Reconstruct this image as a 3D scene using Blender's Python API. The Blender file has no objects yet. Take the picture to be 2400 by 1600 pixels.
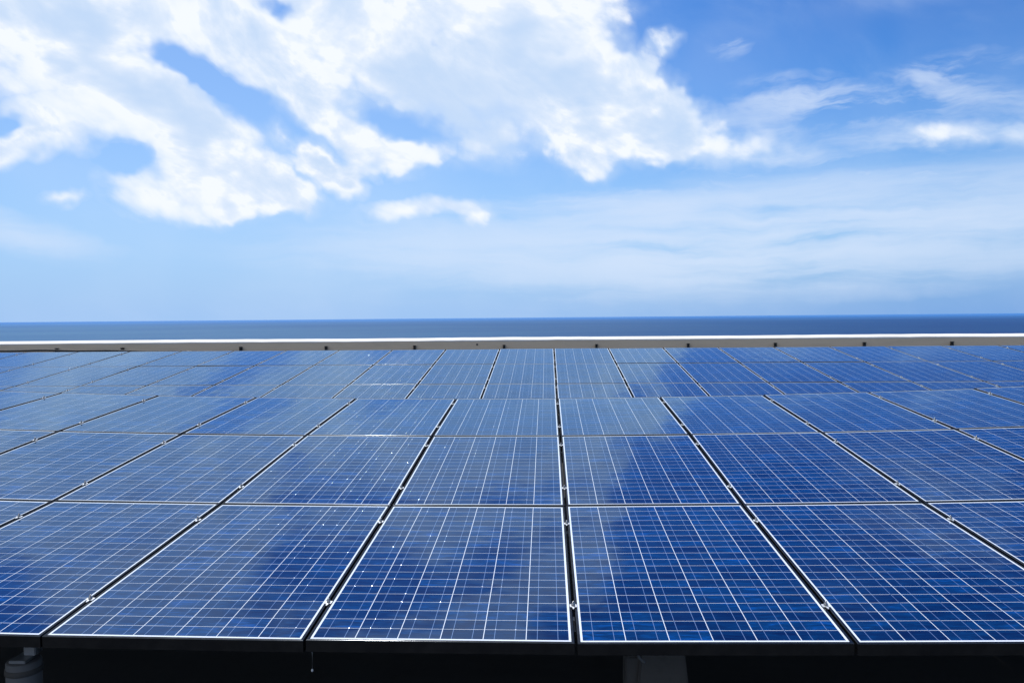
import bpy, bmesh, math, random
from mathutils import Vector, Matrix
R = math.radians
random.seed(7)
scene = bpy.context.scene
col = scene.collection

# ------------------------------------------------------------------ camera
CAM_Z = 1.73
cam = bpy.data.cameras.new('camera')
cam.lens, cam.sensor_width = 28.135, 36.0
cam.clip_start, cam.clip_end = 0.05, 200000
cam_ob = bpy.data.objects.new('camera', cam)
col.objects.link(cam_ob)
CAM_M = Matrix.Translation((0, 0, CAM_Z)) @ Matrix.Rotation(0.04355, 4, 'Z') @ Matrix.Rotation(math.pi / 2 - 0.02967, 4, 'X') @ Matrix.Rotation(-0.0089, 4, 'Z')
cam_ob.matrix_world = CAM_M
scene.camera = cam_ob

# ------------------------------------------------------------------ exposure
scene.view_settings.view_transform = 'Standard'
scene.view_settings.look = 'None'
scene.view_settings.exposure = 0
scene.view_settings.gamma = 1
scene.view_settings.use_curve_mapping = False

scene.cycles.max_bounces = 5
scene.cycles.diffuse_bounces = 2
scene.cycles.glossy_bounces = 3

# ------------------------------------------------------------------ sun
SUN_AZ, SUN_EL = R(-22), R(58)
sun = bpy.data.lights.new('sun', 'SUN')
sun.energy, sun.angle, sun.color = 4.3, R(0.53), (1.0, 0.975, 0.935)
sun_ob = bpy.data.objects.new('sun', sun)
col.objects.link(sun_ob)
sd = Vector((math.sin(SUN_AZ) * math.cos(SUN_EL), math.cos(SUN_AZ) * math.cos(SUN_EL), math.sin(SUN_EL)))
sun_ob.rotation_euler = sd.to_track_quat('Z', 'Y').to_euler()


# ------------------------------------------------------------------ node helper
class NT:
    def __init__(s, tree):
        s.t = tree
        s.t.nodes.clear()

    def new(s, kind, **kw):
        n = s.t.nodes.new(kind)
        for k, v in kw.items():
            setattr(n, k, v)
        return n

    def put(s, sock, v):
        if isinstance(v, bpy.types.NodeSocket):
            s.t.links.new(v, sock)
        elif v is not None:
            if hasattr(sock.default_value, '__len__') and not hasattr(v, '__len__'):
                v = (v,) * len(sock.default_value)
            if hasattr(v, '__len__') and len(v) == 3 and len(sock.default_value) == 4:
                v = (*v, 1)
            sock.default_value = v

    def m(s, op, a, b=None, c=None, clamp=False):
        n = s.new('ShaderNodeMath', operation=op, use_clamp=clamp)
        for i, v in enumerate((a, b, c)):
            s.put(n.inputs[i], v)
        return n.outputs[0]

    def v(s, op, a, b=None, scale=None):
        n = s.new('ShaderNodeVectorMath', operation=op)
        s.put(n.inputs[0], a)
        if b is not None:
            s.put(n.inputs[1], b)
        if scale is not None:
            s.put(n.inputs['Scale'], scale)
        return n.outputs['Value'] if op in ('LENGTH', 'DOT_PRODUCT', 'DISTANCE') else n.outputs[0]

    def ramp(s, x, a, b, lo=0.0, hi=1.0, kind='SMOOTHSTEP'):
        n = s.new('ShaderNodeMapRange', interpolation_type=kind)
        for k, v in (('Value', x), ('From Min', a), ('From Max', b), ('To Min', lo), ('To Max', hi)):
            s.put(n.inputs[k], v)
        return n.outputs[0]

    def mix(s, f, a, b, mode='MIX'):
        n = s.new('ShaderNodeMix', data_type='RGBA', blend_type=mode)
        s.put(n.inputs[0], f)
        s.put(n.inputs[6], a)
        s.put(n.inputs[7], b)
        return n.outputs[2]

    def noise(s, vec, scale, detail=4, rough=0.55, dist=0.0, dim='3D', w=None):
        n = s.new('ShaderNodeTexNoise', noise_dimensions=dim)
        s.put(n.inputs['Vector'], vec)
        if w is not None:
            s.put(n.inputs['W'], w)
        for k, v in (('Scale', scale), ('Detail', detail), ('Roughness', rough), ('Distortion', dist)):
            s.put(n.inputs[k], v)
        return n.outputs[0]

    def mapping(s, vec, loc=(0, 0, 0), rot=(0, 0, 0), scale=(1, 1, 1), kind='POINT'):
        n = s.new('ShaderNodeMapping', vector_type=kind)
        s.put(n.inputs[0], vec)
        n.inputs['Location'].default_value = loc
        n.inputs['Rotation'].default_value = rot
        n.inputs['Scale'].default_value = scale
        return n.outputs[0]

    def comb(s, x, y, z):
        n = s.new('ShaderNodeCombineXYZ')
        for i, v in enumerate((x, y, z)):
            s.put(n.inputs[i], v)
        return n.outputs[0]

    def sep(s, vec):
        n = s.new('ShaderNodeSeparateXYZ')
        s.put(n.inputs[0], vec)
        return n.outputs


# ------------------------------------------------------------------ sky
# cloud masses and thin veils: (azimuth, elevation, radius, radius, turn) in degrees, weight
CUMULUS = [(-32.66, 16.32, 9.35, 4.83, -11.3, 0.75), (-26.9, 13.85, 7.13, 3.31, -32.5, 0.8), (-22.46, 11.08, 6.12, 3.16, -36.9, 0.8), (-25.19, 8.42, 6.03, 2.11, -7.8, 0.7), (-19.7, 9.52, 4.48, 2.47, -13.1, 0.7), (-33.25, 11.27, 5.24, 1.98, 18.7, 0.7), (-28.79, 18.83, 11.78, 3.26, 0.1, 0.75), (-18.96, 18.92, 8.94, 3.59, -19.5, 0.75), (-15.58, 15.09, 7.03, 2.19, -29.9, 0.75), (-11.46, 11.82, 4.78, 1.77, -16.3, 0.75), (-12.27, 18.27, 7.74, 4.29, -25.9, 0.7), (-5.25, 19.53, 10.04, 4.65, -13.0, 0.75), (-5.31, 14.94, 7.92, 4.34, -18.6, 0.6), (2.12, 16.96, 5.21, 5.28, -15.5, 0.85), (5.76, 14.0, 6.68, 3.41, -28.7, 0.8), (9.35, 12.4, 6.9, 2.4, -22.1, 0.66), (13.6, 11.4, 5.6, 1.9, -8.6, 0.30), (-0.0, 21.1, 8.61, 2.37, -1.4, 0.6), (2.39, 11.8, 3.66, 2.66, -39.8, 0.4), (-16.2, 11.2, 1.9, 1.9, -17.8, 0.85), (-14.6, 9.5, 2.4, 1.4, -18.6, 0.9), (-9.03, 11.42, 2.46, 1.46, 19.8, 0.7), (-12.68, 10.68, 2.39, 1.24, -8.5, 0.65), (-9.54, 7.76, 5.0, 1.0, 5.3, 0.56), (-4.9, 7.65, 2.3, 1.2, -14.0, 0.62), (8.33, 17.72, 2.27, 1.43, 24.8, 0.52), (25.48, 11.02, 3.42, 1.55, -11.6, 0.38), (28.87, 10.18, 2.04, 1.02, -6.7, 0.24), (-31.47, 7.57, 1.43, 0.66, 3.5, 0.5), (-23.4, 16.3, 4.4, 1.45, -27.7, -0.75), (-7.71, 19.17, 1.1, 1.69, -7.9, -0.42), (-17.94, 20.43, 2.2, 0.8, -24.0, -0.6), (-18.6, 12.6, 4.2, 1.6, -40.0, 0.30), (3.0, 13.0, 9.0, 3.6, -12.0, 0.22), (-28.98, 10.76, 2.5, 1.2, 4.6, -0.6), (-34.36, 11.78, 1.98, 0.76, -4.9, -0.6), (-19.9, 14.15, 2.15, 1.45, -37.6, -0.35), (-9.4, 13.2, 3.6, 1.4, -18.4, -0.3)]
STRATUS = [(13.0, 11.6, 9.0, 2.4, -12.0, 0.8), (27.0, 10.6, 7.0, 1.4, -5.0, 0.7), (13.15, 18.0, 2.2, 1.3, 25.0, 0.8), (25.1, 14.48, 4.74, 1.82, 4.9, 0.9), (18.17, 14.11, 6.5, 1.61, -5.7, 1.1), (20.57, 12.44, 8.68, 1.61, -7.7, 1.2), (27.71, 12.85, 3.58, 1.23, -18.2, 0.5), (17.91, 5.89, 24.43, 4.31, 0.4, 1.0), (7.53, 4.17, 30.1, 3.34, -1.3, 0.75), (21.62, 9.03, 15.48, 2.47, -4.6, 0.45), (-33.61, 5.29, 5.9, 1.59, -11.4, 0.6), (4.51, 7.87, 12.83, 1.2, -2.5, 0.7), (28.46, 5.29, 5.67, 1.32, 0.8, 0.6), (6.0, 5.2, 34.0, 5.0, 0.0, 0.35)]

GREY = [(-4.98, 16.22, 7.95, 5.4, -13.7, 0.9), (-26.89, 14.11, 6.43, 2.19, -21.1, 0.7), (-19.41, 9.96, 3.66, 1.44, -7.8, 0.5), (-10.79, 16.26, 4.96, 2.03, -26.9, 0.6), (-0.64, 18.41, 3.7, 4.11, -1.1, 0.5), (-30.02, 18.65, 7.38, 1.46, 8.4, 0.35), (-18.39, 19.22, 3.23, 1.68, -24.5, 0.3), (-7.79, 13.33, 7.3, 1.75, -13.7, 0.5), (-24.6, 11.49, 3.1, 1.41, -33.6, 0.35)]


def build_world():
    world = bpy.data.worlds.new('World')
    scene.world = world
    world.use_nodes = True
    n = NT(world.node_tree)
    sky = n.new('ShaderNodeTexSky', sky_type='NISHITA', sun_disc=False, sun_elevation=SUN_EL, sun_rotation=SUN_AZ,
                altitude=20, air_density=1.0, dust_density=0.6, ozone_density=2.0)
    d = n.new('ShaderNodeTexCoord').outputs['Generated']
    x, y, z = n.sep(d)
    az = n.m('MULTIPLY', n.m('ARCTAN2', x, y), 180 / math.pi)
    el = n.m('MULTIPLY', n.m('ARCSINE', z), 180 / math.pi)
    aaz = n.m('ABSOLUTE', az)
    # clear blue, paler towards the horizon, a little deeper away from the sun
    ds = n.v('DOT_PRODUCT', d, tuple(sd))
    gam = n.new('ShaderNodeGamma')
    hsv = n.new('ShaderNodeHueSaturation')
    n.put(hsv.inputs['Color'], sky.outputs[0])
    hsv.inputs['Saturation'].default_value = 1.35
    n.put(gam.inputs[0], n.v('SCALE', hsv.outputs[0], scale=0.1))
    gam.inputs[1].default_value = 1.4
    blue = n.v('MULTIPLY', gam.outputs[0], (7.6, 12.0, 14.0))
    blue = n.mix(n.ramp(el, 22.0, 65.0), blue, n.v('MULTIPLY', hsv.outputs[0], (0.75, 1.05, 1.12)))
    haze = n.m('POWER', n.ramp(el, -2.0, 23.0, 1.0, 0.0), 1.4)
    air = n.mix(n.ramp(el, -0.5, 7.0), (2.75, 4.9, 8.6), (3.7, 5.7, 9.3))
    air = n.mix(n.ramp(ds, 0.26, 0.56), n.v('MULTIPLY', air, (0.70, 0.80, 0.92)), air)
    blue = n.mix(n.m('MULTIPLY', haze, 0.97), blue, air)
    glow = n.ramp(n.m('ABSOLUTE', n.m('ADD', az, 22.0)), 46.0, 6.0, 0.0, 0.46)
    blue = n.mix(n.m('MULTIPLY', glow, n.ramp(el, 30.0, 17.0)), blue, (4.6, 6.7, 10.0))
    wob = n.new('ShaderNodeTexNoise')
    n.put(wob.inputs['Vector'], d)
    for k, v in (('Scale', 8.0), ('Detail', 4.0), ('Roughness', 0.6)):
        wob.inputs[k].default_value = v
    off = n.v('SCALE', n.v('SUBTRACT', wob.outputs['Color'], (0.5, 0.5, 0.5)), scale=8.0)
    # broken cloud overhead and, unseen, added behind: one layer, seen in perspective
    den = n.m('ADD', n.m('ABSOLUTE', z), 0.18)
    lay = n.v('DIVIDE', d, n.comb(den, den, 1.0))
    lay = n.v('MULTIPLY', lay, (1, 1, 0))
    big = n.noise(n.v('ADD', lay, (0.7, 0.2, 0.0)), 2.3, 2, 0.5)
    side = n.ramp(x, -0.42, 0.34, 0.16, -0.55)
    over = n.m('ADD', n.m('MULTIPLY', n.m('SUBTRACT', big, 0.5), 4.4), n.m('ADD', side, n.ramp(aaz, 60.0, 120.0, 0.30, 0.55)))  # cover thickened behind the camera, added to brighten the shaded parapet face
    over = n.m('MULTIPLY', over, n.m('MAXIMUM', n.ramp(el, 18.0, 26.0), n.m('MULTIPLY', n.ramp(aaz, 36.0, 58.0), n.ramp(el, 2.0, 8.0))))
    low = n.mapping(d, (0, 0, 0), (0, R(27), 0), (1.25, 1, 0.68), 'TEXTURE')

    def field(blobs, P):
        acc = None
        for a, e, rx, ry, t, wgt in blobs:
            mp = n.mapping(P, (a, e, 0), (0, 0, R(t)), (rx, ry, 1), 'TEXTURE')
            g = n.new('ShaderNodeTexGradient', gradient_type='SPHERICAL')
            n.put(g.inputs[0], mp)
            acc = n.m('MULTIPLY_ADD', g.outputs['Fac'], wgt, 0.0 if acc is None else acc)
        return acc

    def background(colour):
        bg = n.new('ShaderNodeBackground')
        n.put(bg.inputs['Color'], colour)
        bg.inputs['Strength'].default_value = 0.1
        return bg.outputs[0]

    # the sky in front: cumulus masses
    P = n.v('ADD', n.comb(az, el, 0.0), n.v('MULTIPLY', off, (1, 0.6, 0)))
    f1 = n.noise(low, 7.5, 7, 0.60, 0.35)
    vor = n.new('ShaderNodeTexVoronoi', feature='F1')
    n.put(vor.inputs['Vector'], n.v('ADD', low, n.v('SCALE', off, scale=0.004)))
    for k, v in (('Scale', 27.0), ('Detail', 1.0), ('Roughness', 0.5)):
        vor.inputs[k].default_value = v
    puff = n.m('SUBTRACT', 0.45, vor.outputs['Distance'])
    over = n.m('MAXIMUM', over, 0.0)
    # the high and the rear sky: only the broken layer
    rough = n.m('ADD', n.m('MULTIPLY', n.m('SUBTRACT', f1, 0.5), 1.45), n.m('MULTIPLY', n.m('ADD', puff, 0.10), 0.31))
    dens0 = n.m('ADD', over, n.m('MULTIPLY', rough, n.ramp(over, 0.0, 0.22)))
    thin0 = n.m('MULTIPLY', n.ramp(n.m('ADD', over, n.m('MULTIPLY', n.m('SUBTRACT', f1, 0.5), 0.5)), 0.0, 0.50), 0.62)
    top = n.mix(thin0, blue, (6.2, 7.7, 9.9))
    top = n.mix(n.ramp(dens0, 0.06, 0.50), top, n.mix(n.m('MULTIPLY', n.ramp(dens0, 0.35, 1.0), 0.45), (9.9, 10.2, 10.6), (5.0, 6.6, 9.4)))
    mass = n.m('ADD', field(CUMULUS, P), over)
    dens = n.m('ADD', mass, n.m('MULTIPLY', rough, n.ramp(mass, 0.0, 0.22)))
    edge = n.ramp(n.noise(d, 5.0, 2, 0.5), 0.40, 0.58)
    alpha = n.mix(edge, n.ramp(dens, -0.10, 0.62), n.ramp(dens, 0.10, 0.42))
    thin = n.m('MULTIPLY', n.ramp(n.m('ADD', mass, n.m('MULTIPLY', n.m('SUBTRACT', f1, 0.5), 0.5)), -0.03, 0.46), 0.74)
    # sunward rims stay white, thick middles turn grey-blue
    f2 = n.noise(n.v('ADD', low, (0.016, 0.0, 0.030)), 7.5, 5, 0.60, 0.35)
    relief = n.m('MULTIPLY', n.m('SUBTRACT', f1, f2), 1.7)
    tone = n.noise(n.mapping(d, (3, 1, 0), (0, R(25), 0), (1, 1, 1.9)), 9.0, 3, 0.55)
    thick = n.ramp(dens, 0.35, 1.0)
    grey = n.m('MULTIPLY', n.m('MULTIPLY', field(GREY, P), 1.25), n.ramp(f1, 0.80, 0.30, kind='LINEAR'))
    shade = n.m('ADD', n.m('ADD', grey, n.m('MULTIPLY', n.m('MULTIPLY', thick, n.ramp(tone, 0.40, 0.66)), 0.75)), n.m('ADD', n.m('MULTIPLY', relief, 1.4), n.m('MULTIPLY', puff, -0.30)))
    shade = n.m('MAXIMUM', n.m('SUBTRACT', shade, 0.12), 0.0)
    shade = n.m('DIVIDE', shade, n.m('ADD', shade, 0.45))
    cloud = n.mix(shade, (9.25, 9.7, 10.4), (3.9, 6.0, 9.2))
    # thin veils and wisps
    sv = n.mapping(n.v('ADD', d, n.v('SCALE', off, scale=0.004)), (0, 0, 0), (0, R(-3), 0), (1, 1, 9.0))
    s1 = n.noise(sv, 3.2, 7, 0.55, 0.2)
    smass = field(STRATUS, n.v('ADD', n.comb(az, el, 0.0), n.v('MULTIPLY', off, (0.8, 0.28, 0))))
    s2 = n.noise(n.mapping(n.v('ADD', d, n.v('SCALE', off, scale=0.006)), (2, 0, 1), (0, R(14), 0), (1, 1, 4.2)), 8.0, 6, 0.58, 0.3)
    torn = n.m('MAXIMUM', n.ramp(s2, 0.42, 0.66), n.ramp(el, 10.5, 7.5))
    veil = n.m('MULTIPLY', n.m('MULTIPLY', n.m('MULTIPLY', smass, torn), n.ramp(s1, 0.31, 0.68)), 1.7)
    veil = n.m('DIVIDE', veil, n.m('ADD', veil, 0.8))
    out = n.mix(n.m('MULTIPLY', veil, 1.05, clamp=True), blue, (7.0, 8.1, 9.9))
    out = n.mix(thin, out, (6.2, 7.7, 9.9))
    out = n.mix(alpha, out, cloud)
    front = n.m('MULTIPLY', n.m('LESS_THAN', el, 28.0), n.m('LESS_THAN', aaz, 60.0))
    ms = n.new('ShaderNodeMixShader')
    n.put(ms.inputs[0], front)
    n.t.links.new(background(top), ms.inputs[1])
    n.t.links.new(background(out), ms.inputs[2])
    o = n.new('ShaderNodeOutputWorld')
    n.t.links.new(ms.outputs[0], o.inputs[0])
    world.cycles.sampling_method = 'MANUAL'
    world.cycles.sample_map_resolution = 1024


build_world()


# ------------------------------------------------------------------ materials
def principled(name, color, rough=0.5, metal=0.0, ior=1.45, spec=0.5):
    m = bpy.data.materials.new(name)
    m.use_nodes = True
    n = NT(m.node_tree)
    b = n.new('ShaderNodeBsdfPrincipled')
    o = n.new('ShaderNodeOutputMaterial')
    n.t.links.new(b.outputs[0], o.inputs[0])
    n.put(b.inputs['Base Color'], color)
    n.put(b.inputs['Roughness'], rough)
    n.put(b.inputs['Metallic'], metal)
    n.put(b.inputs['IOR'], ior)
    n.put(b.inputs['Specular IOR Level'], spec)
    return m, n, b


def bump(n, b, height, strength, dist):
    bp = n.new('ShaderNodeBump')
    n.put(bp.inputs['Height'], height)
    bp.inputs['Strength'].default_value = strength
    bp.inputs['Distance'].default_value = dist
    n.t.links.new(bp.outputs[0], b.inputs['Normal'])


def behind_glass(n, b):
    """The laminate's front glass: an anti-reflective pane with a bluish gloss over what lies behind it."""
    g = n.new('ShaderNodeNewGeometry').outputs['Position']
    bp = n.new('ShaderNodeBump')
    n.put(bp.inputs['Height'], n.noise(g, 4.0, 2, 0.5))
    bp.inputs['Strength'].default_value = 0.10
    bp.inputs['Distance'].default_value = 0.02
    gl = n.new('ShaderNodeBsdfGlossy')
    n.put(gl.inputs['Roughness'], 0.062)
    fr = n.new('ShaderNodeFresnel')
    fr.inputs['IOR'].default_value = 1.82
    n.put(gl.inputs['Color'], n.mix(n.ramp(fr.outputs[0], 0.14, 0.42), (0.33, 0.51, 1.0), (0.44, 0.68, 1.0)))
    n.t.links.new(bp.outputs[0], gl.inputs['Normal'])
    ms = n.new('ShaderNodeMixShader')
    n.put(ms.inputs[0], fr.outputs[0])
    n.t.links.new(b.outputs[0], ms.inputs[1])
    n.t.links.new(gl.outputs[0], ms.inputs[2])
    o = [q for q in n.t.nodes if q.type == 'OUTPUT_MATERIAL'][0]
    n.t.links.new(ms.outputs[0], o.inputs[0])
    b.inputs['Specular IOR Level'].default_value = 0.0
    b.inputs['Roughness'].default_value = 0.6


def make_cell_material():
    m, n, b = principled('cell_silicon', (0.01, 0.03, 0.12), 0.05, 0, 1.42, 0.5)
    uv = n.new('ShaderNodeUVMap', uv_map='UVMap').outputs[0]
    rnd = n.new('ShaderNodeAttribute', attribute_name='cell_random').outputs['Fac']
    info = n.new('ShaderNodeObjectInfo').outputs['Random']
    r = n.m('FRACT', n.m('ADD', n.m('MULTIPLY', rnd, 7.31), n.m('MULTIPLY', info, 13.7)))
    r2 = n.m('FRACT', n.m('MULTIPLY', r, 37.7))
    u, v, _ = n.sep(uv)
    # crystal grain: long streaks across the cell, different in each
    p = n.comb(n.m('MULTIPLY', u, 1.6), n.m('MULTIPLY', v, 3.6), n.m('MULTIPLY', r, 190.0))
    s1 = n.noise(p, 1.0, 4, 0.6, 0.6)
    p2 = n.comb(n.m('MULTIPLY', u, 3.0), n.m('MULTIPLY', v, 16.0), n.m('MULTIPLY', r, 71.0))
    s2 = n.noise(p2, 1.0, 3, 0.6, 0.3)
    k = n.m('ADD', n.m('MULTIPLY', s1, 0.80), n.m('ADD', n.m('MULTIPLY', s2, 0.20), n.m('MULTIPLY', n.m('SUBTRACT', r2, 0.54), 0.22)))
    cr = n.new('ShaderNodeValToRGB')
    n.put(cr.inputs[0], k)
    e = cr.color_ramp.elements
    e[0].position, e[0].color = 0.28, (0.0014, 0.0040, 0.013, 1)
    e[1].position, e[1].color = 0.72, (0.0018, 0.050, 0.210, 1)
    for pos, c in ((0.40, (0.0014, 0.0105, 0.032, 1)), (0.52, (0.0014, 0.0185, 0.058, 1)), (0.62, (0.0014, 0.030, 0.098, 1))):
        el = e.new(pos)
        el.color = c
    # the two soldered ribbons
    def ribbon(at, w):
        return n.ramp(n.m('ABSOLUTE', n.m('SUBTRACT', u, at)), w, w * 1.3, 1.0, 0.0)
    bus = n.m('MAXIMUM', ribbon(0.255, 0.0052), ribbon(0.745, 0.0052))
    n.put(b.inputs['Base Color'], n.mix(bus, cr.outputs[0], (0.15, 0.23, 0.40)))
    behind_glass(n, b)
    return m


MAT_CELL = make_cell_material()
MAT_BACK, nb, bb = principled('white_backsheet', (0.74, 0.80, 0.86), 0.06, 0, 1.42)
behind_glass(nb, bb)
MAT_FRAME, nf, bf = principled('black_anodised', (0.006, 0.0065, 0.008), 0.7, 0.0, 1.45, 0.0)


def satin(n, b, amount, rough):
    # fine-etched black metal: an even, weak sheen that does not rise at low angles
    gl = n.new('ShaderNodeBsdfGlossy')
    n.put(gl.inputs['Color'], (0.86, 0.92, 1.0))
    n.put(gl.inputs['Roughness'], rough)
    ms = n.new('ShaderNodeMixShader')
    n.put(ms.inputs[0], amount)
    n.t.links.new(b.outputs[0], ms.inputs[1])
    n.t.links.new(gl.outputs[0], ms.inputs[2])
    o = [q for q in n.t.nodes if q.type == 'OUTPUT_MATERIAL'][0]
    n.t.links.new(ms.outputs[0], o.inputs[0])


gp = nf.new('ShaderNodeTexCoord').outputs['Object']
satin(nf, bf, nf.ramp(nf.noise(gp, 14.0, 4, 0.6), 0.3, 0.7, 0.055, 0.095), 0.17)
MAT_SILVER, ns, bs = principled('bright_aluminium', (0.62, 0.64, 0.66), 0.42, 0.35)
ns.put(bs.inputs['Roughness'], ns.ramp(ns.noise(ns.new('ShaderNodeTexCoord').outputs['Object'], 60.0, 3), 0.3, 0.7, 0.34, 0.52))
MAT_BOLT, nq, bq = principled('steel_bolt', (0.30, 0.29, 0.28), 0.25, 1.0)
nq.put(bq.inputs['Base Color'], nq.mix(nq.noise(nq.new('ShaderNodeTexCoord').outputs['Object'], 300.0, 2), (0.14, 0.13, 0.12), (0.5, 0.5, 0.5)))
MAT_SOLDER, nso, bso = principled('tin_solder', (0.62, 0.66, 0.74), 0.2, 1.0)
nso.put(bso.inputs['Roughness'], nso.ramp(nso.noise(nso.new('ShaderNodeNewGeometry').outputs['Position'], 23.0, 2), 0.3, 0.7, 0.14, 0.28))
MAT_RAIL, nr, br = principled('rail_aluminium', (0.34, 0.35, 0.36), 0.45, 1.0)
nr.put(br.inputs['Roughness'], nr.ramp(nr.noise(nr.new('ShaderNodeTexCoord').outputs['Object'], 9.0, 3), 0.3, 0.7, 0.35, 0.6))
MAT_BLACK, nk, bk = principled('black_plastic', (0.012, 0.012, 0.013), 0.5)
nk.put(bk.inputs['Roughness'], nk.ramp(nk.noise(nk.new('ShaderNodeTexCoord').outputs['Object'], 30.0, 3), 0.3, 0.7, 0.4, 0.65))


def make_wall_material(name, base, stain, amount):
    m, n, b = principled(name, base, 0.85, 0, 1.4, 0.3)
    g = n.new('ShaderNodeNewGeometry').outputs['Position']
    a = n.noise(n.v('MULTIPLY', g, (0.5, 1, 3.0)), 1.6, 5, 0.6)
    f = n.noise(g, 22.0, 4, 0.6)
    k = n.m('ADD', n.m('MULTIPLY', n.ramp(a, 0.45, 0.75), amount), n.m('MULTIPLY', n.ramp(f, 0.5, 0.8), amount * 0.4))
    n.put(b.inputs['Base Color'], n.mix(k, base, stain))
    bump(n, b, f, 0.3, 0.004)
    return m


MAT_WALL = make_wall_material('cream_render', (0.68, 0.56, 0.425), (0.54, 0.45, 0.345), 0.55)
MAT_COPING = make_wall_material('white_paint', (0.70, 0.685, 0.66), (0.50, 0.48, 0.45), 0.35)
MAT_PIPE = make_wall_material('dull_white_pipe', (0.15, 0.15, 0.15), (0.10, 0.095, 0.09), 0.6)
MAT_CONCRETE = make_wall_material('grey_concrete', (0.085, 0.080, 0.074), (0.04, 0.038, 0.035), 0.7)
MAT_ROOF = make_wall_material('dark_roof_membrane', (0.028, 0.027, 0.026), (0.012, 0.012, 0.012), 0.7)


def make_sea_material():
    m, n, b = principled('sea_water', (0.02, 0.08, 0.15), 0.5, 0, 1.33, 0.04)
    g = n.new('ShaderNodeNewGeometry').outputs['Position']
    x, y, z = n.sep(g)
    dist = n.v('LENGTH', g)
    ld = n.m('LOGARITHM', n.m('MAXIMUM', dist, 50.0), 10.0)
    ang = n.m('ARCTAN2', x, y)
    # bands of wind and current, longer than deep
    band = n.noise(n.comb(n.m('MULTIPLY', ang, 2.2), n.m('MULTIPLY', ld, 7.0), 0.0), 1.0, 5, 0.6, 0.3)
    fine = n.noise(n.comb(n.m('MULTIPLY', ang, 26.0), n.m('MULTIPLY', ld, 60.0), 3.0), 1.0, 4, 0.65)
    k = n.m('ADD', n.m('MULTIPLY', band, 0.75), n.m('MULTIPLY', fine, 0.25))
    c = n.mix(n.ramp(ang, -0.55, 0.45, kind='LINEAR'), (0.048, 0.130, 0.250), (0.012, 0.048, 0.150))  # sun glitter painted in: water colour lighter towards the sun's side
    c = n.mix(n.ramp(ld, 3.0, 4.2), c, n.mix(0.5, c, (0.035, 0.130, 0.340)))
    c = n.mix(n.ramp(ld, 3.4, 4.35), c, (0.045, 0.165, 0.42))  # pale horizon haze painted into the far water's colour
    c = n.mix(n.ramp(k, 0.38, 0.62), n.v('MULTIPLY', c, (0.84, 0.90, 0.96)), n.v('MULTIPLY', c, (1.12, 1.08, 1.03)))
    cap = n.noise(n.comb(n.m('MULTIPLY', ang, 420.0), n.m('MULTIPLY', ld, 210.0), 9.0), 1.0, 1, 0.5)
    cap = n.m('MULTIPLY', n.ramp(cap, 0.80, 0.84), n.ramp(ld, 3.75, 3.2))
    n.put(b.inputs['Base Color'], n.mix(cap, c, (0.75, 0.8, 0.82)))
    bump(n, b, n.noise(n.v('MULTIPLY', g, (0.5, 1, 1)), 0.12, 5, 0.6), 0.6, 1.2)
    return m


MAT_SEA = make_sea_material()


# ------------------------------------------------------------------ mesh helpers
def mesh_from(name, verts, faces, mat, smooth=False):
    me = bpy.data.meshes.new(name)
    me.from_pydata(verts, [], faces)
    me.materials.append(mat)
    if smooth:
        for p in me.polygons:
            p.use_smooth = True
    me.update()
    return me


def obj(name, me, parent=None, loc=(0, 0, 0)):
    o = bpy.data.objects.new(name, me)
    col.objects.link(o)
    o.location = loc
    if parent is not None:
        o.parent = parent
    return o


def tag(o, label=None, cat=None, group=None, kind=None):
    for k, v in (('label', label), ('category', cat), ('group', group), ('kind', kind)):
        if v:
            o[k] = v
    return o


def box_data(x0, x1, y0, y1, z0, z1, verts, faces, bottom=True):
    i = len(verts)
    verts += [(x0, y0, z0), (x1, y0, z0), (x1, y1, z0), (x0, y1, z0), (x0, y0, z1), (x1, y0, z1), (x1, y1, z1), (x0, y1, z1)]
    faces += [(i + 4, i + 5, i + 6, i + 7), (i, i + 1, i + 5, i + 4), (i + 1, i + 2, i + 6, i + 5), (i + 2, i + 3, i + 7, i + 6), (i + 3, i, i + 4, i + 7)]
    if bottom:
        faces.append((i + 3, i + 2, i + 1, i))


def bevel_box(name, size, mat, bev=0.004, taper=(1, 1)):
    bm = bmesh.new()
    bmesh.ops.create_cube(bm, size=1)
    for v in bm.verts:
        t = taper if v.co.z > 0 else (1, 1)
        v.co = Vector((v.co.x * size[0] * t[0], v.co.y * size[1] * t[1], (v.co.z + 0.5) * size[2]))
    bmesh.ops.bevel(bm, geom=bm.edges[:], offset=bev, segments=2, affect='EDGES')
    me = bpy.data.meshes.new(name)
    bm.to_mesh(me)
    bm.free()
    me.materials.append(mat)
    return me


def lathe(name, prof, mat, seg=32, cap=True):
    verts, faces = [], []
    for r, z in prof:
        for k in range(seg):
            a = 2 * math.pi * k / seg
            verts.append((r * math.cos(a), r * math.sin(a), z))
    for j in range(len(prof) - 1):
        for k in range(seg):
            a, b = j * seg + k, j * seg + (k + 1) % seg
            faces.append((a, b, b + seg, a + seg))
    if cap:
        faces.append(tuple(range(seg - 1, -1, -1)))
        faces.append(tuple((len(prof) - 1) * seg + k for k in range(seg)))
    return mesh_from(name, verts, faces, mat, True)


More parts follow.
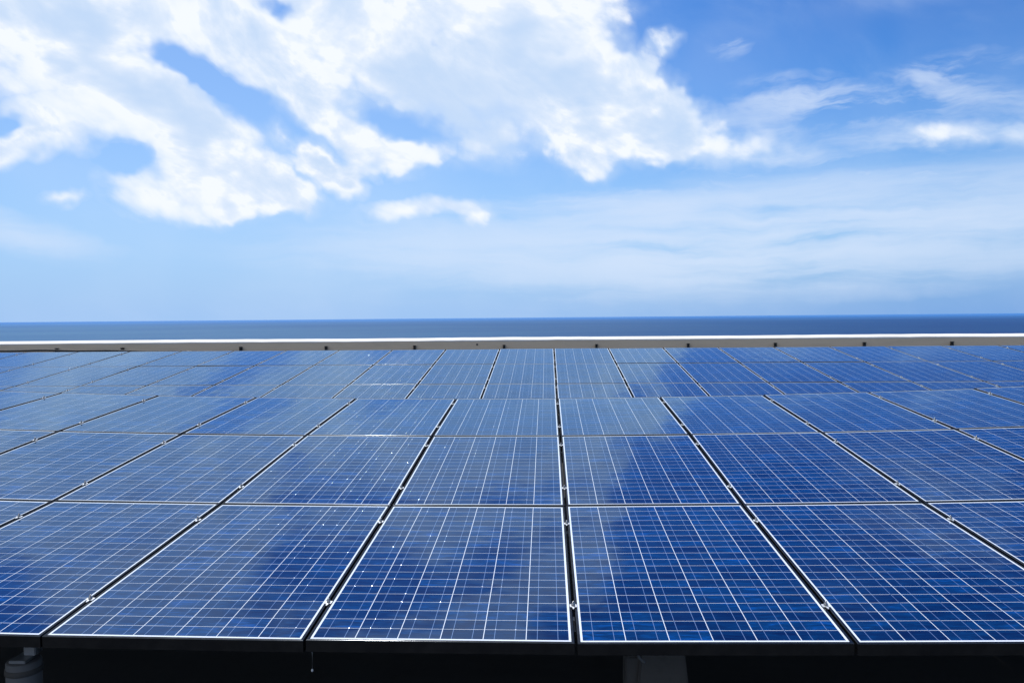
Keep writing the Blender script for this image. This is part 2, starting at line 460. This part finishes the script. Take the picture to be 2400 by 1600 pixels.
def tube(name, pts, rad, mat, seg=8):
    verts, faces = [], []
    pts = [Vector(p) for p in pts]
    for i, p in enumerate(pts):
        t = (pts[min(i + 1, len(pts) - 1)] - pts[max(i - 1, 0)]).normalized()
        a = t.cross(Vector((0, 0, 1)) if abs(t.z) < 0.9 else Vector((1, 0, 0))).normalized()
        b = t.cross(a)
        for k in range(seg):
            w = 2 * math.pi * k / seg
            verts.append(tuple(p + rad * (a * math.cos(w) + b * math.sin(w))))
    for i in range(len(pts) - 1):
        for k in range(seg):
            a, b = i * seg + k, i * seg + (k + 1) % seg
            faces.append((a, b, b + seg, a + seg))
    faces.append(tuple(range(seg - 1, -1, -1)))
    faces.append(tuple((len(pts) - 1) * seg + k for k in range(seg)))
    return mesh_from(name, verts, faces, mat, True)


# ------------------------------------------------------------------ setting: sea, roof
SEA_Z = -18.0
rings = [0, 200, 500, 1000, 2000, 4000, 8000, 16000, 40000, 110000]
verts, faces, SEG = [], [], 96
for r in rings[1:]:
    for k in range(SEG):
        a = 2 * math.pi * k / SEG
        verts.append((r * math.cos(a), r * math.sin(a), 0))
verts.append((0, 0, 0))
for j in range(len(rings) - 2):
    for k in range(SEG):
        a, b = j * SEG + k, j * SEG + (k + 1) % SEG
        faces.append((a, a + SEG, b + SEG, b))
for k in range(SEG):
    faces.append((len(verts) - 1, k, (k + 1) % SEG))
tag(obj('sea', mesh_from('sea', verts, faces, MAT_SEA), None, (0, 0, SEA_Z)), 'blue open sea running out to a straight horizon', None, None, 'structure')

verts, faces = [], []
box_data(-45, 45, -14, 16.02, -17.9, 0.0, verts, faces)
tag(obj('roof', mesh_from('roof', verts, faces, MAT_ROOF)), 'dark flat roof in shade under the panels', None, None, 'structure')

# ------------------------------------------------------------------ parapet wall beyond the panels
WALL_Y = 16.0


def parapet():
    root = obj('parapet_wall', None, None, (0, WALL_Y, 0))
    tag(root, 'low cream parapet wall with a sunlit white top in front of the sea', 'wall', None, 'thing')
    verts, faces = [], []
    box_data(-45, 45, 0.022, 0.30, 0.0, 1.266, verts, faces)
    obj('wall_face', mesh_from('wall_face', verts, faces, MAT_WALL), root)
    # coping: sloped to the roof side, painted by hand, so the lower rim wanders a little
    prof = [(0.03, 1.250), (0.0205, 1.262), (0.0195, 1.272), (0.022, 1.281), (0.034, 1.288), (0.12, 1.303), (0.24, 1.322), (0.31, 1.331), (0.33, 1.322), (0.332, 1.25)]
    n = 420
    verts, faces = [], []
    rnd = random.Random(3)
    wa = [rnd.uniform(-1, 1) for _ in range(n + 1)]
    for i in range(n + 1):
        x = -45 + 90 * i / n
        w = 0.004 * math.sin(x * 1.7) + 0.003 * math.sin(x * 4.3 + 1) + 0.004 * wa[i]
        t = 0.003 * math.sin(x * 0.9 + 2) + 0.0025 * wa[(i * 7) % n]
        for j, (y, z) in enumerate(prof):
            verts.append((x, y, z + (w if j < 3 else t)))
    m = len(prof)
    for i in range(n):
        for j in range(m - 1):
            a = i * m + j
            faces.append((a, a + m, a + m + 1, a + 1))
    obj('coping', mesh_from('coping', verts, faces, MAT_COPING, True), root)
    hole = obj('weep_hole', lathe('weep_hole', [(0.0175, 0), (0.0175, 0.012), (0.011, 0.012)], MAT_BLACK, 12), root, (-1.40, 0.024, 1.20))
    hole.rotation_euler = (R(90), 0, 0)


parapet()

# ------------------------------------------------------------------ solar panels
PW, PL, PH = 0.990, 1.660, 0.046      # outer size
PITCH_X, PITCH_Y = 1.000, 1.670
LIP = 0.0115
TOP = PH                               # local z of the frame's top
LAM = PH - 0.0022                      # local z of the laminate
CW, CH, GX, GY = 0.1560, 0.0784, 0.0027, 0.0022
NX, NY = 6, 20
X0 = -(NX * CW + (NX - 1) * GX) / 2
Y0 = -(NY * CH + (NY - 1) * GY) / 2


def frame_mesh():
    prof = [(0.0, 0.0), *[(0.0035 - 0.0035 * math.cos(R(t)), PH - 0.0035 + 0.0035 * math.sin(R(t))) for t in range(0, 91, 6)], (LIP - 0.001, PH), (LIP, PH - 0.0008), (LIP, LAM - 0.004), (0.002, LAM - 0.0045), (0.002, 0.002), (0.028, 0.002), (0.028, 0.0)]
    verts, faces = [], []
    m = len(prof)
    for sx, sy in ((-1, -1), (1, -1), (1, 1), (-1, 1)):
        for dd, z in prof:
            verts.append((sx * (PW / 2 - dd), sy * (PL / 2 - dd), z))
    for c in range(4):
        for j in range(m):
            a, b = c * m + j, c * m + (j + 1) % m
            a2, b2 = ((c + 1) % 4) * m + j, ((c + 1) % 4) * m + (j + 1) % m
            faces.append((a, a2, b2, b))
    me = mesh_from('frame', verts, faces, MAT_FRAME)
    return me


def back_mesh():
    verts, faces = [], []
    a, b = PW / 2 - LIP + 0.001, PL / 2 - LIP + 0.001
    box_data(-a, a, -b, b, LAM - 0.0038, LAM, verts, faces)
    return mesh_from('backsheet', verts, faces, MAT_BACK)


CT = 0.00012


def cell_geom(verts, faces, uvs, x, y):
    i = len(verts)
    box_data(x - CW / 2, x + CW / 2, y - CH / 2, y + CH / 2, LAM - 0.0004, LAM + CT, verts, faces, False)
    for f in faces[-5:]:
        for k in f:
            vx, vy, _ = verts[k]
            uvs.append(((vx - x) / CW + 0.5, (vy - y) / CH + 0.5))


def cell_mesh(name, centres):
    verts, faces, uvs, rr = [], [], [], []
    rnd = random.Random(len(centres))
    for x, y in centres:
        cell_geom(verts, faces, uvs, x, y)
        rr += [rnd.random() if len(centres) > 1 else 0.0] * 5
    me = mesh_from(name, verts, faces, MAT_CELL)
    lay = me.uv_layers.new(name='UVMap')
    lay.data.foreach_set('uv', [c for uv in uvs for c in uv])
    at = me.attributes.new('cell_random', 'FLOAT', 'FACE')
    at.data.foreach_set('value', rr)
    return me


def solder_mesh():
    # small tin ribs where each ribbon steps from one cell to the next
    verts, faces = [], []
    rnd = random.Random(11)
    for i in range(NX):
        for f in (0.255, 0.745):
            for j in range(NY - 1):
                x = X0 + i * (CW + GX) + f * CW
                y = Y0 + (j + 1) * (CH + GY) - GY / 2
                if rnd.random() < 0.70:
                    continue
                w, h = 0.0021 * rnd.uniform(0.4, 1.2), 0.0017 * rnd.uniform(0.6, 1.2)
                sk = rnd.gauss(0, 0.07)
                i0 = len(verts)
                for sx in (-1, 1):
                    for k in range(6):
                        a = math.pi * k / 5
                        verts.append((x + sx * w, y - math.cos(a) * 0.0023 + sk * sx * w, LAM + CT - 0.0002 + math.sin(a) * h))
                for k in range(5):
                    faces.append((i0 + k, i0 + 6 + k, i0 + 7 + k, i0 + k + 1))
    return mesh_from('solder_joint', verts, faces, MAT_SOLDER, True)


def clamp_mesh():
    # plate with a pointed tongue towards the low side of the panel
    out = [(-0.0140, -0.010), (-0.0052, -0.010), (-0.0018, -0.028), (0.0018, -0.028), (0.0052, -0.010), (0.0140, -0.010), (0.0140, 0.014), (-0.0140, 0.014)]
    k = len(out)
    verts = [(x, y, 0.0) for x, y in out] + [(x, y, 0.0032) for x, y in out]
    faces = [tuple(range(k - 1, -1, -1)), tuple(range(k, 2 * k))] + [(i, (i + 1) % k, k + (i + 1) % k, k + i) for i in range(k)]
    return mesh_from('clamp', verts, faces, MAT_SILVER)


def bolt_mesh():
    return lathe('bolt', [(0.0085, 0.0), (0.0085, 0.007), (0.0045, 0.0078), (0.0042, 0.016), (0.003, 0.0175)], MAT_BOLT, 6)


ME_FRAME, ME_BACK, ME_SOLDER, ME_CLAMP, ME_BOLT = frame_mesh(), back_mesh(), solder_mesh(), clamp_mesh(), bolt_mesh()
CENTRES = [(X0 + i * (CW + GX) + CW / 2, Y0 + j * (CH + GY) + CH / 2) for j in range(NY) for i in range(NX)]
ME_CELL, ME_CELLS = cell_mesh('cell', [(0, 0)]), cell_mesh('cell_sheet', CENTRES)
CLAMP_AT = [(-0.5 + 0.19) * PL, (-0.5 + 0.815) * PL]


def in_view(m):
    """How the panel lies in the picture: None outside it, else the mean picture x."""
    inv = CAM_M.inverted()
    hit = []
    for a in range(9):
        for b in range(9):
            q = inv @ (m @ Vector((PW * (a / 8 - 0.5), PL * (b / 8 - 0.5), PH)))
            if q.z < 0:
                u, v = q.x / -q.z * cam.lens / 36, q.y / -q.z * cam.lens / 36
                if abs(u) < 0.5 and abs(v) < 1 / 3:
                    hit.append(u)
    return sum(hit) / len(hit) if hit else None


ORD = ['first', 'second', 'third', 'fourth', 'fifth', 'sixth', 'seventh', 'eighth', 'ninth', 'tenth', 'eleventh', 'twelfth', 'thirteenth',
       'fourteenth', 'fifteenth', 'sixteenth', 'seventeenth', 'eighteenth', 'nineteenth', 'twentieth', 'last', 'last', 'last']

# nodes (y, z under the camera) that the rows run between: the near table, then the lower table behind it
L1, T1, T2 = 1.67, 0.07780, 0.11193
near = [(2.879 + j * L1 * math.cos(T1), -1.1839 + j * L1 * math.sin(T1) + dz) for j, dz in enumerate((0, -0.0189, 0.0048, 0))]
fy, fz = near[3][0] + 1.947, near[3][1] - 0.3397
far = [(fy + j * L1 * math.cos(T2), fz + j * L1 * math.sin(T2) + dz) for j, dz in enumerate((0, 0, 0.0019, 0))]
ROWS = [
    (near[0], near[1], -5, 4, 0.0987, 'nearest row', 'solar panels of the near table'),
    (near[1], near[2], -5, 4, 0.0987, 'second row', 'solar panels of the near table'),
    (near[2], near[3], -6, 5, 0.0987, 'third row', 'solar panels of the near table'),
    (far[0], far[1], -11, 9, 0.1285, 'fourth row', 'solar panels of the far table'),
    (far[1], far[2], -11, 9, 0.1285, 'fifth row', 'solar panels of the far table'),
    (far[2], far[3], -11, 9, 0.1285, 'farthest row', 'solar panels of the far table'),
]
rnd = random.Random(5)
for r, (A, B, c0, c1, x0, where, group) in enumerate(ROWS):
    sl = math.atan2(B[1] - A[1], B[0] - A[0])
    spots = []
    for c in range(c0, c1 + 1):
        jit = rnd.uniform(-0.002, 0.002) if r < 2 else rnd.uniform(-0.004, 0.004)
        # the near table sags: its two ends stand a few centimetres higher than its middle
        bow = [0.0038 * (x0 + c + q + 0.3665) ** 2 if r < 3 else 0.0 for q in (0, 1)]
        m = Matrix.Translation((x0 + c + 0.5 + rnd.uniform(-0.0015, 0.0015), (A[0] + B[0]) / 2 + rnd.uniform(-0.0025, 0.0025), CAM_Z + (A[1] + B[1]) / 2 + sum(bow) / 2)) @ Matrix.Rotation(-math.atan(bow[1] - bow[0]) + rnd.uniform(-0.003, 0.003), 4, 'Y') @ Matrix.Rotation(sl + jit, 4, 'X') @ Matrix.Translation((0, 0, -PH))
        spots.append((c, m, in_view(m)))
    seen = [c for c, m, u in spots if u is not None]
    for c, m, u in spots:
        root = obj('solar_panel', None)
        root.matrix_world = m
        if u is not None:
            i, k = seen.index(c), len(seen)
            place = f'{ORD[i]} from the left' if i < (k + 1) // 2 else (f'{ORD[k - 1 - i]} from the right' if k - 1 - i else 'outermost on the right')
            label = f'blue solar panel in the {where}, {place} edge of the photo'
        else:
            w = seen[0] - c if c < seen[0] else c - seen[-1]
            label = f'blue solar panel of the {where}, {ORD[w - 1]} beyond the {"left" if c < seen[0] else "right"} edge'
        tag(root, label.replace('on the right edge', 'on the right side'), 'solar panel', group)
        obj('frame', ME_FRAME, root)
        obj('backsheet', ME_BACK, root)
        if r < 2 and u is not None:
            for p in CENTRES:
                obj('cell', ME_CELL, root, (p[0], p[1], 0))
        else:
            tag(obj('cell_sheet', ME_CELLS, root), kind='stuff')
        tag(obj('solder_joint', ME_SOLDER, root), kind='stuff')
        for y in CLAMP_AT:
            cl = obj('clamp', ME_CLAMP, root, (PITCH_X / 2, y + rnd.uniform(-0.012, 0.012), PH + 0.0004))
            cl.rotation_euler.z = rnd.uniform(-0.06, 0.06)
            bo = obj('bolt', ME_BOLT, cl, (0, 0.003, 0.0032))
            bo.rotation_euler.z = rnd.uniform(0, 1)

# ------------------------------------------------------------------ what carries the panels
def mounting_frame(label, rows, xa, xb, posts):
    root = obj('mounting_frame', None, None, (0, rows[0][0][0], 0))
    tag(root, label, 'mounting frame')
    for A, B in rows:
        for f in (0.19, 0.815):
            y = A[0] + (B[0] - A[0]) * f - rows[0][0][0]
            z = CAM_Z + A[1] + (B[1] - A[1]) * f - PH - 0.003
            verts, faces = [], []
            box_data(xa, xb, y - 0.02, y + 0.02, z - 0.045, z, verts, faces)
            obj('rail', mesh_from('rail', verts, faces, MAT_RAIL), root)
            for px in posts:
                verts, faces = [], []
                box_data(px - 0.03, px + 0.03, y - 0.026, y + 0.026, 0.0, z - 0.046, verts, faces)
                obj('post', mesh_from('post', verts, faces, MAT_RAIL), root)


mounting_frame('aluminium frame with rails and posts carrying the near panels', [r[:2] for r in ROWS[:3]], -6.0, 6.2, (-5.6, -3.9, 2.9, 5.7))
mounting_frame('aluminium frame with rails and posts carrying the lower panels by the parapet', [r[:2] for r in ROWS[3:]], -11.0, 10.2, (-10.5, -7.5, -4.5, -1.5, 1.5, 4.5, 7.5, 9.9))


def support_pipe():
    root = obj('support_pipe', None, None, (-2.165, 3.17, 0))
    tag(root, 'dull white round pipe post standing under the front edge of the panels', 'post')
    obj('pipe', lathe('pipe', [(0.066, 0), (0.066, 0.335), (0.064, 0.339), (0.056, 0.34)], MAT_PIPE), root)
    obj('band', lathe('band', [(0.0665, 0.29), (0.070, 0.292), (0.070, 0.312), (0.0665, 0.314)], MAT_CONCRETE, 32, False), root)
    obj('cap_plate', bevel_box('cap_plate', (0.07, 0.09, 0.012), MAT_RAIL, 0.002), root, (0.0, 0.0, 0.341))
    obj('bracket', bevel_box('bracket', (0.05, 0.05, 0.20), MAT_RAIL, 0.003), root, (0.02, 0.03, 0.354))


support_pipe()


def pedestal():
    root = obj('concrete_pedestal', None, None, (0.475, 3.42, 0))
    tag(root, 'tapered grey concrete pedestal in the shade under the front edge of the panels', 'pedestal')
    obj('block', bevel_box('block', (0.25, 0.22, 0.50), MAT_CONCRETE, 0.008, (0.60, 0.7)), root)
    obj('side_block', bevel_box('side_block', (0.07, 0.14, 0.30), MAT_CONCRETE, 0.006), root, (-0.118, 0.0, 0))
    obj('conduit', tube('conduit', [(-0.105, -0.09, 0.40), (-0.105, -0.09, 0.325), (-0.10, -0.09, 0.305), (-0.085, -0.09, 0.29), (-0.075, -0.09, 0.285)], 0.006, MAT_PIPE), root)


pedestal()

wire = obj('hanging_wire', None, None, (-0.889, 2.93, 0.44))
tag(wire, 'thin wire with a small bead hanging below the front edge of the panels', 'wire')
obj('strand', tube('strand', [(0, 0, 0.065), (0.001, 0, 0.03), (0, 0, -0.02)], 0.0011, MAT_RAIL, 6), wire)
obj('bead', lathe('bead', [(0.001, -0.03), (0.004, -0.028), (0.0045, -0.024), (0.003, -0.020), (0.001, -0.019)], MAT_SILVER, 12), wire)

# ------------------------------------------------------------------ small black things along the parapet
BX = [-8.68, -6.23, -4.48, -2.68, -0.85, 1.0, 2.78, 4.52, 6.23, 7.90]
BLAB = ['first', 'second', 'third', 'fourth', 'fifth', 'sixth', 'seventh', 'eighth', 'ninth', 'tenth']


def wall_bracket(x, label, shiny=False):
    root = obj('wall_bracket', None, None, (x, WALL_Y + 0.02, 1.02))
    tag(root, label, 'bracket', 'black brackets along the parapet')
    obj('upright', bevel_box('upright', (0.045, 0.06, 0.155), MAT_BLACK, 0.005), root, (0, -0.031, 0))
    obj('cap', bevel_box('cap', (0.056, 0.07, 0.014), MAT_BLACK, 0.004), root, (0.002, -0.036, 0.1555))
    if shiny:
        obj('silver_screw', lathe('silver_screw', [(0.012, 0), (0.012, 0.006), (0.006, 0.01)], MAT_SILVER, 10), root, (0, -0.062, 0.12)).rotation_euler = (R(90), 0, 0)


wall_bracket(-10.05, 'black wall bracket with a silver screw, farthest along the parapet above the cable', True)
for i, x in enumerate(BX):
    wall_bracket(x + rnd.uniform(-0.02, 0.02), f'small black bracket low on the parapet, {BLAB[i + 1] if i + 1 < 10 else "last"} counted from the left edge of the photo')

pts = [(-13.0 + 0.2 * i, 15.25, CAM_Z - 0.562 - 0.0010 * max(0, i - 15) ** 1.4 + 0.006 * math.sin(i * 0.9)) for i in range(32)]
tag(obj('black_cable', tube('black_cable', pts, 0.020, MAT_BLACK)), 'black cable sagging between the parapet and the farthest panels', 'cable')
